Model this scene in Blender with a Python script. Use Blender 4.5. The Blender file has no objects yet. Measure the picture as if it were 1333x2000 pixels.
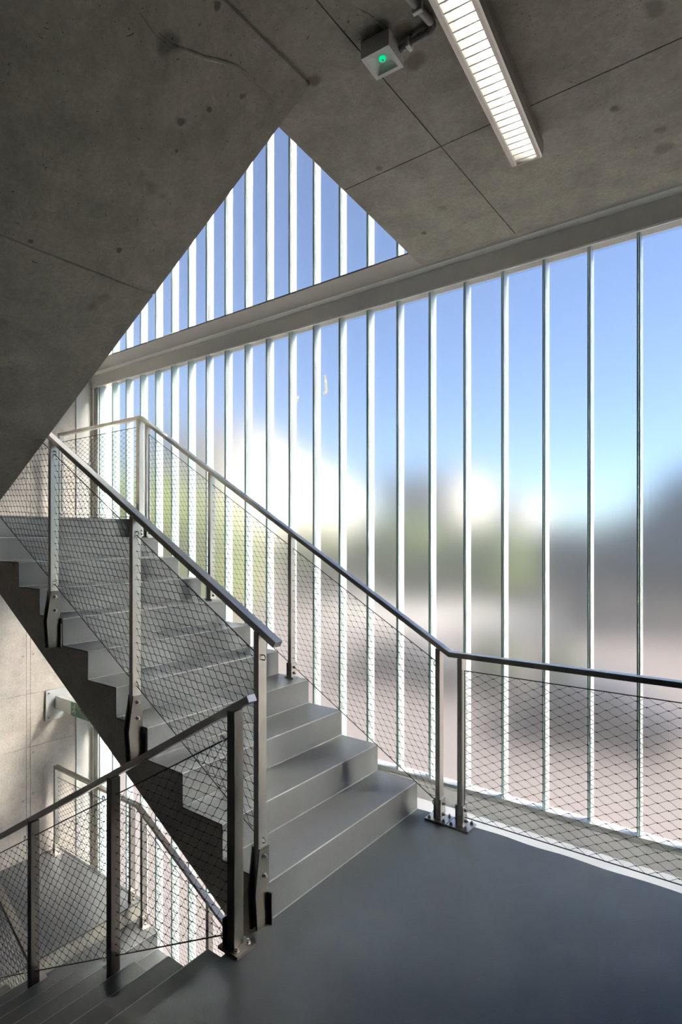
import bpy, bmesh, math, random
from math import sin, cos, radians, pi, sqrt, hypot, atan2
from mathutils import Vector, Matrix, noise
rng = random.Random(7)
S = bpy.context.scene
C = S.collection

# ------------------------------------------------------------------ camera
cam = bpy.data.cameras.new('camera'); camo = bpy.data.objects.new('camera', cam); C.objects.link(camo)
cam.sensor_fit = 'HORIZONTAL'; cam.sensor_width = 36.0; cam.lens = 1127 / 1333 * 36.0
cam.shift_x = 0.0; cam.shift_y = 51 / 1333
cam.clip_start = 0.05; cam.clip_end = 2000
camo.location = (0, 0, 1.6); camo.rotation_euler = (radians(90), 0, radians(36.9))
S.camera = camo

# ------------------------------------------------------------------ sky, sun, exposure
SUN_EL, SUN_AZ = 32.0, 39.0            # azimuth from +x towards +y
w = bpy.data.worlds.new('sky'); S.world = w; w.use_nodes = True
nt = w.node_tree; nt.nodes.clear()
sky = nt.nodes.new('ShaderNodeTexSky'); sky.sky_type = 'NISHITA'; sky.sun_disc = False
sky.sun_elevation = radians(SUN_EL); sky.sun_rotation = radians(90 - SUN_AZ)
sky.altitude = 1500; sky.air_density = 0.9; sky.dust_density = 0.08; sky.ozone_density = 3.0
bg = nt.nodes.new('ShaderNodeBackground'); bg.inputs['Strength'].default_value = 0.22
wo = nt.nodes.new('ShaderNodeOutputWorld')
hs = nt.nodes.new('ShaderNodeHueSaturation'); hs.inputs['Saturation'].default_value = 1.02; hs.inputs['Hue'].default_value = .508
nt.links.new(sky.outputs[0], hs.inputs['Color']); nt.links.new(hs.outputs[0], bg.inputs['Color']); nt.links.new(bg.outputs[0], wo.inputs['Surface'])
sl = bpy.data.lights.new('sun', 'SUN'); sl.energy = 34.0; sl.angle = radians(2.0); sl.color = (1.0, 0.91, 0.83)
so = bpy.data.objects.new('sun', sl); C.objects.link(so)
sd = Vector((cos(radians(SUN_EL)) * cos(radians(SUN_AZ)), cos(radians(SUN_EL)) * sin(radians(SUN_AZ)), sin(radians(SUN_EL))))
so.rotation_euler = sd.to_track_quat('Z', 'Y').to_euler(); so.location = sd * 40
S.view_settings.view_transform = 'Standard'; S.view_settings.look = 'None'
S.view_settings.gamma = 1.0; S.view_settings.use_curve_mapping = False
S.view_settings.exposure = 0.0
S.cycles.max_bounces = 10; S.cycles.diffuse_bounces = 5; S.cycles.glossy_bounces = 4
S.cycles.transmission_bounces = 6; S.cycles.transparent_max_bounces = 24
S.cycles.sample_clamp_indirect = 100.0; S.cycles.sample_clamp_direct = 0.0
S.cycles.use_denoising = True

# ------------------------------------------------------------------ materials
def mat(name):
    m = bpy.data.materials.new(name); m.use_nodes = True
    n = m.node_tree; n.nodes.clear()
    o = n.nodes.new('ShaderNodeOutputMaterial')
    return m, n, o
def principled(name, col, rough=.5, metal=0., spec=.5):
    m, n, o = mat(name)
    p = n.nodes.new('ShaderNodeBsdfPrincipled')
    p.inputs['Base Color'].default_value = (*col, 1); p.inputs['Roughness'].default_value = rough
    p.inputs['Metallic'].default_value = metal; p.inputs['Specular IOR Level'].default_value = spec
    n.links.new(p.outputs[0], o.inputs[0])
    return m, n, p
def nnode(n, t, **kw):
    x = n.nodes.new(t)
    for k, v in kw.items(): setattr(x, k, v)
    return x
def coords(n, scale=(1, 1, 1)):
    tc = nnode(n, 'ShaderNodeNewGeometry'); mp = nnode(n, 'ShaderNodeMapping')
    mp.inputs['Scale'].default_value = scale
    n.links.new(tc.outputs['Position'], mp.inputs['Vector'])
    return mp.outputs[0]
def tex_noise(n, vec, scale, detail=6, rough=.6):
    t = nnode(n, 'ShaderNodeTexNoise'); t.inputs['Scale'].default_value = scale
    t.inputs['Detail'].default_value = detail; t.inputs['Roughness'].default_value = rough
    n.links.new(vec, t.inputs['Vector'])
    return t.outputs['Fac']
def ramp(n, fac, stops):
    r = nnode(n, 'ShaderNodeValToRGB'); e = r.color_ramp.elements
    while len(e) < len(stops): e.new(0.5)
    for q, (p, c) in zip(e, stops):
        q.position = p; q.color = (*c, 1) if len(c) == 3 else c
    n.links.new(fac, r.inputs[0]); return r.outputs[0]
def mix(n, a, b, fac, mode='MIX'):
    x = nnode(n, 'ShaderNodeMix', data_type='RGBA', blend_type=mode)
    if isinstance(fac, float): x.inputs[0].default_value = fac
    else: n.links.new(fac, x.inputs[0])
    for s, i in ((a, 6), (b, 7)):
        if isinstance(s, tuple): x.inputs[i].default_value = (*s, 1)
        else: n.links.new(s, x.inputs[i])
    return x.outputs[2]
def bump(n, p, h, strength=.2, dist=.01):
    b = nnode(n, 'ShaderNodeBump'); b.inputs['Strength'].default_value = strength; b.inputs['Distance'].default_value = dist
    n.links.new(h, b.inputs['Height']); n.links.new(b.outputs[0], p.inputs['Normal'])

def concrete(name, a, b, pit=.5, stain=(.11, .08, .05), marks=()):
    m, n, p = principled(name, a, .62, 0, .35)
    v = coords(n)
    big = tex_noise(n, v, 1.1, 5, .62); mid = tex_noise(n, v, 6.0, 8, .7); fine = tex_noise(n, v, 60, 4, .7)
    c = mix(n, ramp(n, big, [(.3, a), (.68, b)]), ramp(n, mid, [(.3, tuple(x * .62 for x in a)), (.62, b)]), .5)
    c = mix(n, c, ramp(n, fine, [(.35, (.72, .72, .72)), (.65, (1.08, 1.08, 1.08))]), .55, 'MULTIPLY')
    st = ramp(n, tex_noise(n, v, 4.3, 3, .5), [(.69, (0, 0, 0)), (.76, (1, 1, 1))])
    c = mix(n, c, stain, mix(n, (0., 0., 0.), st, .55))
    vo = nnode(n, 'ShaderNodeTexVoronoi'); vo.inputs['Scale'].default_value = 16
    wv = nnode(n, 'ShaderNodeVectorMath', operation='ADD')
    nz = nnode(n, 'ShaderNodeTexNoise'); nz.inputs['Scale'].default_value = 7; n.links.new(v, nz.inputs['Vector'])
    n.links.new(v, wv.inputs[0]); n.links.new(nz.outputs['Color'], wv.inputs[1]); n.links.new(wv.outputs[0], vo.inputs['Vector'])
    pits = ramp(n, vo.outputs['Distance'], [(.07, (0, 0, 0)), (.13, (1, 1, 1))])
    c = mix(n, (.045, .04, .034), c, mix(n, (1., 1., 1.), pits, pit))
    n.links.new(c, p.inputs['Base Color'])
    for (sx_, sy_, sz_, sr, sc, sa) in marks:          # stains and blow holes, each at its own place on the surface
        dn = nnode(n, 'ShaderNodeVectorMath', operation='DISTANCE'); dn.inputs[1].default_value = (sx_, sy_, sz_)
        wn = nnode(n, 'ShaderNodeVectorMath', operation='MULTIPLY_ADD'); wn.inputs[1].default_value = (sr * 1.6,) * 3
        sn = nnode(n, 'ShaderNodeTexNoise'); sn.inputs['Scale'].default_value = .55 / sr; sn.inputs['Detail'].default_value = 3; n.links.new(v, sn.inputs['Vector'])
        sv = nnode(n, 'ShaderNodeVectorMath', operation='SUBTRACT'); sv.inputs[1].default_value = (.5, .5, .5); n.links.new(sn.outputs['Color'], sv.inputs[0])
        n.links.new(sv.outputs[0], wn.inputs[0]); n.links.new(v, wn.inputs[2]); n.links.new(wn.outputs[0], dn.inputs[0])
        mr = nnode(n, 'ShaderNodeMapRange'); mr.inputs[1].default_value = sr * .55; mr.inputs[2].default_value = sr; mr.inputs[3].default_value = sa; mr.inputs[4].default_value = 0
        n.links.new(dn.outputs['Value'], mr.inputs[0])
        mx = nnode(n, 'ShaderNodeMix', data_type='RGBA'); n.links.new(mr.outputs[0], mx.inputs[0]); n.links.new(c, mx.inputs[6]); mx.inputs[7].default_value = (*sc, 1); c = mx.outputs[2]
    if marks: n.links.new(c, p.inputs['Base Color'])
    h = mix(n, mix(n, mid, fine, .35), pits, .35 * pit)
    bump(n, p, h, .35, .006)
    return m
M = {}
DK, RU = (.045, .040, .032), (.13, .085, .045)
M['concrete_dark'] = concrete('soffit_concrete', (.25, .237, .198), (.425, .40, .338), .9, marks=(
    (-1.705, 1.311, 3.096, .022, DK, .7), (-1.624, 1.372, 3.141, .015, DK, .7), (-1.531, 1.448, 3.193, .014, DK, .6), (-1.55, 1.146, 3.183, .05, DK, .55),
    (-1.79, 1.357, 3.049, .010, DK, .7), (-2.208, 1.381, 2.816, .016, DK, .7), (-1.396, 1.214, 3.268, .016, DK, .7), (-2.314, 1.07, 2.757, .012, DK, .7),
    (-1.017, 1.79, 3.29, .045, RU, .75), (-1.03, 1.60, 3.29, .03, DK, .6), (-.99, 1.66, 3.29, .04, RU, .6), (-.499, 2.464, 3.29, .026, DK, .7), (-.387, 2.839, 3.29, .05, DK, .4), (-.378, 2.708, 3.29, .03, DK, .45),
    (-.304, 2.071, 3.29, .04, DK, .5), (-1.553, 2.831, 3.29, .022, DK, .7), (-1.448, 2.216, 3.29, .02, DK, .5), (-1.36, 1.64, 3.29, .03, RU, .8)))
M['concrete_shade'] = concrete('dimmed_concrete', (.13, .125, .11), (.19, .18, .16), .5)  # unseen walls coloured darker to keep the room behind the viewer dim
M['concrete_side'] = concrete('stringer_concrete', (.42, .375, .315), (.56, .51, .44), .95)
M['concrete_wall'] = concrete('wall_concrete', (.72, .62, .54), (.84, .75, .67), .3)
def epoxy(name, a, b, r0, r1):
    m, n, p = principled(name, a, .35, 0, .45)
    v = coords(n)
    c = ramp(n, tex_noise(n, v, 1.6, 6, .65), [(.3, a), (.7, b)])
    n.links.new(c, p.inputs['Base Color'])
    r = ramp(n, tex_noise(n, v, 3.0, 6, .7), [(.3, (r0,) * 3), (.7, (r1,) * 3)])
    n.links.new(r, p.inputs['Roughness'])
    bump(n, p, tex_noise(n, v, 120, 3, .6), .18, .004)
    return m
M['epoxy_floor'] = epoxy('floor_coating', (.034, .040, .045), (.047, .054, .060), .31, .42)
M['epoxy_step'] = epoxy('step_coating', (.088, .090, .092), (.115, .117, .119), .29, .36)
M['epoxy_dark'] = epoxy('dark_step_coating', (.06, .06, .058), (.09, .09, .087), .30, .5)  # darker tone of the step coating, for the downward flight
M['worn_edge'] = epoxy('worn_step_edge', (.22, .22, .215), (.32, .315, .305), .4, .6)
def steel(name, col, rough):
    m, n, p = principled(name, col, rough, 1.0)
    v = coords(n, (1, 1, 6))
    r = ramp(n, tex_noise(n, v, 7, 2, .5), [(.3, (rough,) * 3), (.7, (rough * 1.15,) * 3)])
    n.links.new(r, p.inputs['Roughness'])
    return m
M['steel'] = steel('brushed_steel', (.52, .485, .44), .30)
M['shaded_steel'] = steel('shaded_steel', (.17, .155, .14), .33)  # same steel with the shade of the dim corner put into its colour
M['rope'] = steel('steel_rope', (.06, .055, .05), .5)
M['bolt'] = steel('bolt_steel', (.45, .43, .41), .30)
M['white'], _, _ = principled('white_painted_steel', (.90, .88, .85), .4)
M['plaster'], n_, p_ = principled('white_plaster', (.80, .77, .73), .6)
bump(n_, p_, tex_noise(n_, coords(n_), 30, 5, .6), .2, .004)
M['white_ledge'], n_, p_ = principled('white_ledge_paint', (.90, .88, .86), .55)
bump(n_, p_, tex_noise(n_, coords(n_), 40, 5, .6), .3, .004)
M['ledge_shade'], n_, p_ = principled('shade_grey_ledge', (.40, .37, .35), .6)  # underside shade of the ledge painted as a darker grey
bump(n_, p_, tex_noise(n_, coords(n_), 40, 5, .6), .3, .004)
M['frame'], _, _ = principled('grey_glazing_frame', (.50, .51, .49), .38, .3)
M['tape'], _, p_ = principled('yellowed_tape', (.80, .76, .60), .6); p_.inputs['Transmission Weight'].default_value = .0; p_.inputs['Subsurface Weight'].default_value = 0
M['tip'], _, p_ = principled('teal_glass_edge', (.58, .80, .75), .2)
M['plastic'], _, _ = principled('white_plastic', (.74, .74, .72), .4)
M['grey_pipe'], _, _ = principled('grey_conduit', (.34, .34, .33), .45)
M['green_sign'], _, _ = principled('green_sign_face', (.02, .16, .07), .4)
M['pictogram'], _, _ = principled('white_pictogram', (.85, .85, .80), .5)
M['louvre'], _, _ = principled('aluminium_louvre', (.82, .81, .76), .4, .3)
M['alu'] = steel('aluminium_body', (.42, .40, .37), .32)
def emit(name, col, s):
    m, n, o = mat(name); e = nnode(n, 'ShaderNodeEmission'); e.inputs[0].default_value = (*col, 1); e.inputs[1].default_value = s
    n.links.new(e.outputs[0], o.inputs[0]); return m
M['tube'] = emit('lit_fluorescent_tube', (1, .97, .90), 11)
M['led'] = emit('green_led', (.0, .9, .35), .9)
# glass: frosted inner skin, clear outer skin, pale green flanges
def glass_mats():
    m, n, o = mat('frosted_cast_glass')
    v = coords(n, (60, 60, 1.2))
    rf = nnode(n, 'ShaderNodeBsdfRefraction'); rf.distribution = 'BECKMANN'
    rf.inputs['Color'].default_value = (.94, .97, .96, 1); rf.inputs['IOR'].default_value = 1.10; rf.inputs['Roughness'].default_value = .58
    tl = nnode(n, 'ShaderNodeBsdfTranslucent'); tl.inputs[0].default_value = (.9, .93, .93, 1)
    gl = nnode(n, 'ShaderNodeBsdfGlossy'); gl.inputs['Roughness'].default_value = .14; gl.inputs[0].default_value = (1, 1, 1, 1)
    b = nnode(n, 'ShaderNodeBump'); b.inputs['Strength'].default_value = .25; b.inputs['Distance'].default_value = .004
    n.links.new(tex_noise(n, v, 1.0, 4, .6), b.inputs['Height'])
    for x in (rf, gl): n.links.new(b.outputs[0], x.inputs['Normal'])
    rw = nnode(n, 'ShaderNodeBsdfRefraction'); rw.distribution = 'BECKMANN'       # the coarser part of the cast texture scatters wider
    rw.inputs['Color'].default_value = (.97, .98, .97, 1); rw.inputs['IOR'].default_value = 1.35; rw.inputs['Roughness'].default_value = .80
    m0 = nnode(n, 'ShaderNodeMixShader'); m0.inputs[0].default_value = .24
    n.links.new(rf.outputs[0], m0.inputs[1]); n.links.new(rw.outputs[0], m0.inputs[2])
    m1 = nnode(n, 'ShaderNodeMixShader'); m1.inputs[0].default_value = .018
    n.links.new(m0.outputs[0], m1.inputs[1]); n.links.new(tl.outputs[0], m1.inputs[2])
    fr = nnode(n, 'ShaderNodeFresnel'); fr.inputs[0].default_value = 1.35
    m2 = nnode(n, 'ShaderNodeMixShader'); n.links.new(fr.outputs[0], m2.inputs[0])
    n.links.new(m1.outputs[0], m2.inputs[1]); n.links.new(gl.outputs[0], m2.inputs[2])
    n.links.new(m2.outputs[0], o.inputs[0]); M['frost'] = m
    m, n, o = mat('clear_outer_glass')
    t = nnode(n, 'ShaderNodeBsdfTransparent'); t.inputs[0].default_value = (.97, .985, .98, 1)
    n.links.new(t.outputs[0], o.inputs[0]); M['clear'] = m
    m, n, o = mat('green_glass_flange')
    d = nnode(n, 'ShaderNodeBsdfDiffuse'); d.inputs[0].default_value = (.80, .88, .87, 1)
    tl = nnode(n, 'ShaderNodeBsdfTranslucent'); tl.inputs[0].default_value = (.80, .90, .89, 1)
    t = nnode(n, 'ShaderNodeBsdfTransparent'); t.inputs[0].default_value = (.84, .94, .93, 1)
    gl = nnode(n, 'ShaderNodeBsdfGlossy'); gl.inputs['Roughness'].default_value = .12
    a = nnode(n, 'ShaderNodeMixShader'); a.inputs[0].default_value = .55
    n.links.new(d.outputs[0], a.inputs[1]); n.links.new(tl.outputs[0], a.inputs[2])
    b = nnode(n, 'ShaderNodeMixShader'); b.inputs[0].default_value = .35
    n.links.new(a.outputs[0], b.inputs[1]); n.links.new(t.outputs[0], b.inputs[2])
    fr = nnode(n, 'ShaderNodeFresnel'); fr.inputs[0].default_value = 1.5
    c = nnode(n, 'ShaderNodeMixShader'); n.links.new(fr.outputs[0], c.inputs[0])
    n.links.new(b.outputs[0], c.inputs[1]); n.links.new(gl.outputs[0], c.inputs[2])
    n.links.new(c.outputs[0], o.inputs[0]); M['flange'] = m
glass_mats()
# outside
def plain(name, a, b, scale, rough=.8):
    m, n, p = principled(name, a, rough, 0, .2)
    n.links.new(ramp(n, tex_noise(n, coords(n), scale, 5, .6), [(.35, a), (.65, b)]), p.inputs['Base Color']); return m
M['paving'] = plain('pink_paving', (.10, .086, .085), (.13, .111, .110), .3)
M['road'] = plain('pale_road', (.42, .40, .38), (.48, .46, .44), .5)
M['leaf'] = plain('olive_foliage', (.040, .066, .004), (.105, .135, .010), 1.5)
M['leaf_shade'] = plain('shaded_foliage', (.013, .024, .034), (.026, .04, .054), 1.5)  # bluish shade of the distant trees put into the leaf colour
M['leaf3'] = plain('shrub_foliage', (.02, .036, .008), (.045, .065, .018), 1.5)
M['bark'] = plain('brown_bark', (.10, .07, .05), (.16, .12, .09), 4)
M['render'] = plain('cream_render', (.34, .305, .27), (.40, .365, .325), .6)
M['roof'] = plain('slate_roof', (.10, .12, .16), (.16, .18, .22), .8)
M['carpaint'], _, _ = principled('dark_blue_car_paint', (.035, .04, .06), .25)
M['carpaint2'], _, _ = principled('grey_car_paint', (.06, .06, .065), .25)
M['rubber'], _, _ = principled('black_rubber', (.02, .02, .02), .7)
M['darkglass'], _, _ = principled('dark_glazing', (.03, .04, .05), .1)

# ------------------------------------------------------------------ mesh helpers
class MB:
    def __init__(s): s.v = []; s.f = []; s.mi = []
    def face(s, idx, m=0): s.f.append(tuple(idx)); s.mi.append(m)
    def box(s, x0, x1, y0, y1, z0, z1, m=0):
        b = len(s.v)
        s.v += [(x0, y0, z0), (x1, y0, z0), (x1, y1, z0), (x0, y1, z0), (x0, y0, z1), (x1, y0, z1), (x1, y1, z1), (x0, y1, z1)]
        for q in ((0, 3, 2, 1), (4, 5, 6, 7), (0, 1, 5, 4), (1, 2, 6, 5), (2, 3, 7, 6), (3, 0, 4, 7)): s.face([b + i for i in q], m)
        return s
    def prism(s, poly, axis, a, b, m=0):
        """extrude a polygon along axis ('x': poly is (y,z), 'y': poly is (x,z), 'z': poly is (x,y))"""
        n = len(poly); k = len(s.v)
        area = sum(poly[i][0] * poly[(i + 1) % n][1] - poly[(i + 1) % n][0] * poly[i][1] for i in range(n))
        if (area < 0) != (axis == 'y'): poly = poly[::-1]
        def P(p, t): return {'x': (t, p[0], p[1]), 'y': (p[0], t, p[1]), 'z': (p[0], p[1], t)}[axis]
        lo, hi = min(a, b), max(a, b)
        s.v += [P(p, lo) for p in poly] + [P(p, hi) for p in poly]
        s.face([k + i for i in range(n)][::-1], m); s.face([k + n + i for i in range(n)], m)
        for i in range(n):
            j = (i + 1) % n; s.face((k + i, k + j, k + n + j, k + n + i), m)
        return s
    def tube(s, pts, r, n=8, caps=True, m=0):
        pts = [Vector(p) for p in pts]; k0 = len(s.v); N = len(pts)
        for i, p in enumerate(pts):
            d = ((pts[min(i + 1, N - 1)] - p).normalized() if i < N - 1 else Vector()) + ((p - pts[max(i - 1, 0)]).normalized() if i else Vector())
            d.normalize(); u = d.cross(Vector((0, 0, 1)) if abs(d.z) < .9 else Vector((1, 0, 0))).normalized(); w_ = d.cross(u)
            rr = r[i] if isinstance(r, (list, tuple)) else r
            for j in range(n):
                a = 2 * pi * j / n; q = p + (u * cos(a) + w_ * sin(a)) * rr; s.v.append(tuple(q))
        for i in range(N - 1):
            for j in range(n):
                a = k0 + i * n + j; b = k0 + i * n + (j + 1) % n; s.face((a, b, b + n, a + n), m)
        if caps:
            s.face([k0 + j for j in range(n)][::-1], m); s.face([k0 + (N - 1) * n + j for j in range(n)], m)
        return s
    def sweep_rect(s, path, y, wd, ht):
        """rectangular bar swept along a path of (x,z) in a plane of constant y; z is the top"""
        k = len(s.v); N = len(path)
        for i, (x, z) in enumerate(path):
            ds = []
            if i: ds.append((x - path[i - 1][0], z - path[i - 1][1]))
            if i < N - 1: ds.append((path[i + 1][0] - x, path[i + 1][1] - z))
            ds = [(a / hypot(a, b), b / hypot(a, b)) for a, b in ds]
            nx, nz = -sum(d[1] for d in ds), sum(d[0] for d in ds); L = hypot(nx, nz); nx /= L; nz /= L
            if nz < 0: nx, nz = -nx, -nz
            c = abs(nx * -ds[0][1] + nz * ds[0][0]); h = ht / max(c, .3)
            for (yy, t) in ((-wd / 2, 0), (wd / 2, 0), (wd / 2, -h), (-wd / 2, -h)): s.v.append((x + nx * t, y + yy, z + nz * t))
        for i in range(N - 1):
            for j in range(4):
                a = k + i * 4 + j; b = k + i * 4 + (j + 1) % 4; s.face((a, a + 4, b + 4, b))
        s.face([k, k + 1, k + 2, k + 3]); e = k + (N - 1) * 4; s.face([e + 3, e + 2, e + 1, e])
        return s
    def cyl(s, p, d, r, h, n=8, m=0):
        p = Vector(p); d = Vector(d).normalized(); return s.tube([p, p + d * h], r, n, True, m)
    def build(s, name, mats, parent=None, bevel=0, smooth=False):
        me = bpy.data.meshes.new(name); me.from_pydata([tuple(v) for v in s.v], [], s.f)
        for m in (mats if isinstance(mats, (list, tuple)) else [mats]): me.materials.append(m)
        me.polygons.foreach_set('material_index', s.mi)
        bm = bmesh.new(); bm.from_mesh(me); bmesh.ops.recalc_face_normals(bm, faces=bm.faces) if s.fix else None
        if bevel: bmesh.ops.bevel(bm, geom=[e for e in bm.edges if e.calc_face_angle(0) > .5], offset=bevel, segments=1, profile=.5, affect='EDGES')
        bm.to_mesh(me); bm.free()
        if smooth: me.polygons.foreach_set('use_smooth', [True] * len(me.polygons))
        o = bpy.data.objects.new(name, me); C.objects.link(o)
        if parent: attach(o, parent)
        return o
    fix = True
def attach(o, parent):
    o.parent = parent
    base = parent.location if parent.type == 'EMPTY' else Vector()
    if parent.type == 'EMPTY': o.matrix_parent_inverse = Matrix.Translation(-base)
def thing(name, label, cat, loc=(0, 0, 0), group=None):
    o = bpy.data.objects.new(name, None); o.empty_display_size = .1; C.objects.link(o); o.location = loc
    o['label'] = label; o['category'] = cat
    if group: o['group'] = group
    return o
def tag(o, label, cat=None, kind=None, group=None):
    o['label'] = label
    if cat: o['category'] = cat
    if kind: o['kind'] = kind
    if group: o['group'] = group
    return o
def struct(o, label): o['kind'] = 'structure'; o['label'] = label; return o
def lay(parent_mesh, name, data_obj=None): pass

# ------------------------------------------------------------------ levels and lines (metres; landing floor is z = 0)
FLH = 3.53                      # storey height
XE, XR = -6.0, 1.6              # end wall; unseen right wall, set in close to darken the foreground
YG = 3.44                       # inner tips of the glass flanges
YS = 0.36                       # inner stair wall
XF = -1.69                      # landing edge
ZC = 3.29                       # ceiling
R, T = .1605, .28               # rise and going of the up flight
R2, T2 = .147, .272             # down flight
ZL = -11 * R2                   # lower landing
ZU = 11 * R                     # upper landing

# ------------------------------------------------------------------ floor
fl = MB()
edge = [(XF + (XR - XF) * i / 60, 3.0 + .006 * noise.noise(Vector((i * .35, 0, 0))) + .004 * sin(i * .9)) for i in range(61)]
fl.prism([(XF, -5.2), (XR, -5.2)] + edge[::-1], 'z', -.012, 0.0)
floor = struct(fl.build('floor', M['epoxy_floor']), 'grey-blue coated landing floor at the foot of the upward stairs')
sl_ = MB().box(XF, XR, -5.2, 3.15, -.24, -.0125)
slab = sl_.build('slab', M['concrete_dark'], floor)
MB().box(-2.05, XR, 3.0, 3.155, -.20, -.012).build('edge_strip', M['white_ledge'], floor)['label'] = 'white painted strip along the edge of the landing'

# ------------------------------------------------------------------ stairs
def flight(name, label, x0, z0, sx, n, t, r, y0, y1, soffit, coat, worn=None, closed=True):
    """n risers; riser k stands at x0 + sx*k*t; the tread of the last one is the landing"""
    th = thing(name, label, 'stairs', (x0, (y0 + y1) / 2, z0), )
    pts = []
    e = .006
    for k in range(n):
        x = x0 + sx * k * t + sx * e
        pts.append((x, z0 + k * r - (e if k else 0))); pts.append((x, z0 + (k + 1) * r - e))
    xe = x0 + sx * (n - 1) * t + sx * .02
    pts[-1] = (pts[-1][0], pts[-1][1])
    pts.append((xe, z0 + n * r - e))
    xb = x0 + sx * .006
    pts += [(xe, soffit(xe)), (xb, soffit(xb))]
    body = MB().prism(pts, 'y', y0, y1).build('stair_body', M['concrete_side'], th)
    body['label'] = 'raw concrete stair body with stepped side'
    for k in range(n - 1):
        x = x0 + sx * k * t; z = z0 + k * r; c = .004
        poly = [(x, z + (.0 if k == 0 else 0)), (x, z + r - c), (x + sx * c, z + r), (x + sx * (t + e), z + r), (x + sx * (t + e), z + r - e), (x + sx * e, z + r - e), (x + sx * e, z)]
        st = MB().prism(poly, 'y', y0 - .003, y1 + .003)
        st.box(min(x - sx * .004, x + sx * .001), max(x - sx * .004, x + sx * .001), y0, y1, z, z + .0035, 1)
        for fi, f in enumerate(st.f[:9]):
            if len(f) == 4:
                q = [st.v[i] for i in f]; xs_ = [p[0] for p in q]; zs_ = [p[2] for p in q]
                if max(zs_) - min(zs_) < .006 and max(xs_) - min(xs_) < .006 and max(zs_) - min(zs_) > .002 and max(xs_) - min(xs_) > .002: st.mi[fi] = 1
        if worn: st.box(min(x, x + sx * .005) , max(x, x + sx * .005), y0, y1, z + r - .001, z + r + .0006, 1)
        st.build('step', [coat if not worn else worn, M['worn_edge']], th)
    x = x0 + sx * (n - 1) * t; z = z0 + (n - 1) * r
    MB().box(min(x, x + sx * e), max(x, x + sx * e), y0 - .003, y1 + .003, z, z + r - .001).build('step', coat if not worn else worn, th)
    return th
YB0, YB1 = 1.745, 3.0
YA0, YA1 = YS + .02, 1.62
flB = flight('stair_flight', 'grey coated flight climbing from the landing beside the glass wall', XF, 0, -1, 11, T, R, YB0, YB1,
             lambda x: .242 - .573 * (x + 2.508), M['epoxy_step'])
xa0 = -1.654 - 10 * T2
flA = flight('stair_flight', 'dark flight going down at the lower left corner', xa0, ZL, 1, 11, T2, R2, YA0, YA1,
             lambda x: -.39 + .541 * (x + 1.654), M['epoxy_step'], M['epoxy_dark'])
flC = flight('stair_flight', 'concrete flight overhead seen only from its dark underside, upper left', XF - 10 * T, ZU, 1, 11, T, R, YA0, 1.64,
             lambda x: 3.325 + .557 * (x + 1.33), M['epoxy_step'])
cut = [-4.47, -3.362, -2.338, -1.372]
for i in range(3):                                # formwork panels of the sloping soffit, open joints between
    a, b = cut[i] + .0045, cut[i + 1] - .0045
    s_ = lambda x: 3.305 + .557 * (x + 1.33)
    pp = [(a, s_(a)), (b, s_(b)), (b, s_(b) + .03), (a, s_(a) + .03)] if i < 2 else [(a, s_(a)), (b, s_(b)), (b, ZC - .001), (-1.60, ZC - .001), (-1.685, s_(-1.685) + .025), (a, s_(a) + .03)]
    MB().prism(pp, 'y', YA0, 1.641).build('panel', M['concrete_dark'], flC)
def ridge(pts, parent, r=.007):
    P = [Vector(p) for p in pts]; out = []
    for i in range(len(P) - 1):
        for k in range(6): 
            q = P[i].lerp(P[i + 1], k / 6); out.append(q + Vector((.006 * noise.noise(q * 23), .006 * noise.noise(q * 31), .002)))
    out.append(P[-1])
    mb = MB().tube(out, [r * (.25 + .75 * sin(pi * (i + .5) / len(out))) for i in range(len(out))], 6)
    return mb.build('casting_ridge', M['concrete_dark'], parent, smooth=True)
ridge([(-1.531, 1.008, 3.194), (-1.549, 1.088, 3.184), (-1.553, 1.158, 3.182), (-1.517, 1.264, 3.202), (-1.479, 1.371, 3.223), (-1.481, 1.466, 3.222), (-1.492, 1.605, 3.216)], flC, .009)
R3, T3 = .147, .28
flD = flight('stair_flight', 'grey flight below the lower landing, descending along the glass wall', -4.50 + 11 * T3, ZL - 12 * R3, -1, 12, T3, R3, YB0, YB1,
             lambda x: -2.05 - .525 * (x + 4.5), M['epoxy_step'])
for nm, lab, z, xA in (('landing', 'upper half landing behind the balustrade at the left', ZU, -4.50), ('landing', 'lower half landing of grey coating seen through the netting', ZL, xa0)):
    th = thing(nm, lab, 'landing', (-5.2, 1.7, z))
    p = [(XE + .02, YA0), (xA, YA0), (xA, 1.68), (-4.496, 1.68), (-4.496, 3.05), (XE + .02, 3.05)]
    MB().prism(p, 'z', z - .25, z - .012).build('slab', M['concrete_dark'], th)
    MB().prism(p, 'z', z - .012, z).build('coating', M['epoxy_step'], th)

# ------------------------------------------------------------------ ceiling slab with formwork panels
ex = lambda y: -1.62 - .13 * (y - 1.64) / 1.51          # left edge of the slab runs slightly askew
cl = MB().prism([(ex(YS), YS), (XR, YS), (XR, 3.15), (ex(3.15), 3.15)], 'z', ZC + .025, FLH)
cl.box(-1.4, XR, -5.2, YS, ZC + .025, FLH)
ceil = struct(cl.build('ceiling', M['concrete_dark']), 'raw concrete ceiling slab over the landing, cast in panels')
xs = [None, -1.15, .10, 1.35, XR]; ys = [-5.2, -.25, 2.25, 3.15]
g = .0025
for i in range(4):
    for j in range(3):
        y0, y1 = ys[j] + g, ys[j + 1] - (g if j < 2 else 0)
        if i == 0:
            y0 = max(y0, YS); p = [(ex(y0), y0), (xs[1] - g, y0), (xs[1] - g, y1), (ex(y1), y1)]
        else: p = [(xs[i] + g, y0), (xs[i + 1] - g, y0), (xs[i + 1] - g, y1), (xs[i] + g, y1)]
        MB().prism(p, 'z', ZC, ZC + .025).build('panel', M['concrete_dark'], ceil)

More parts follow.
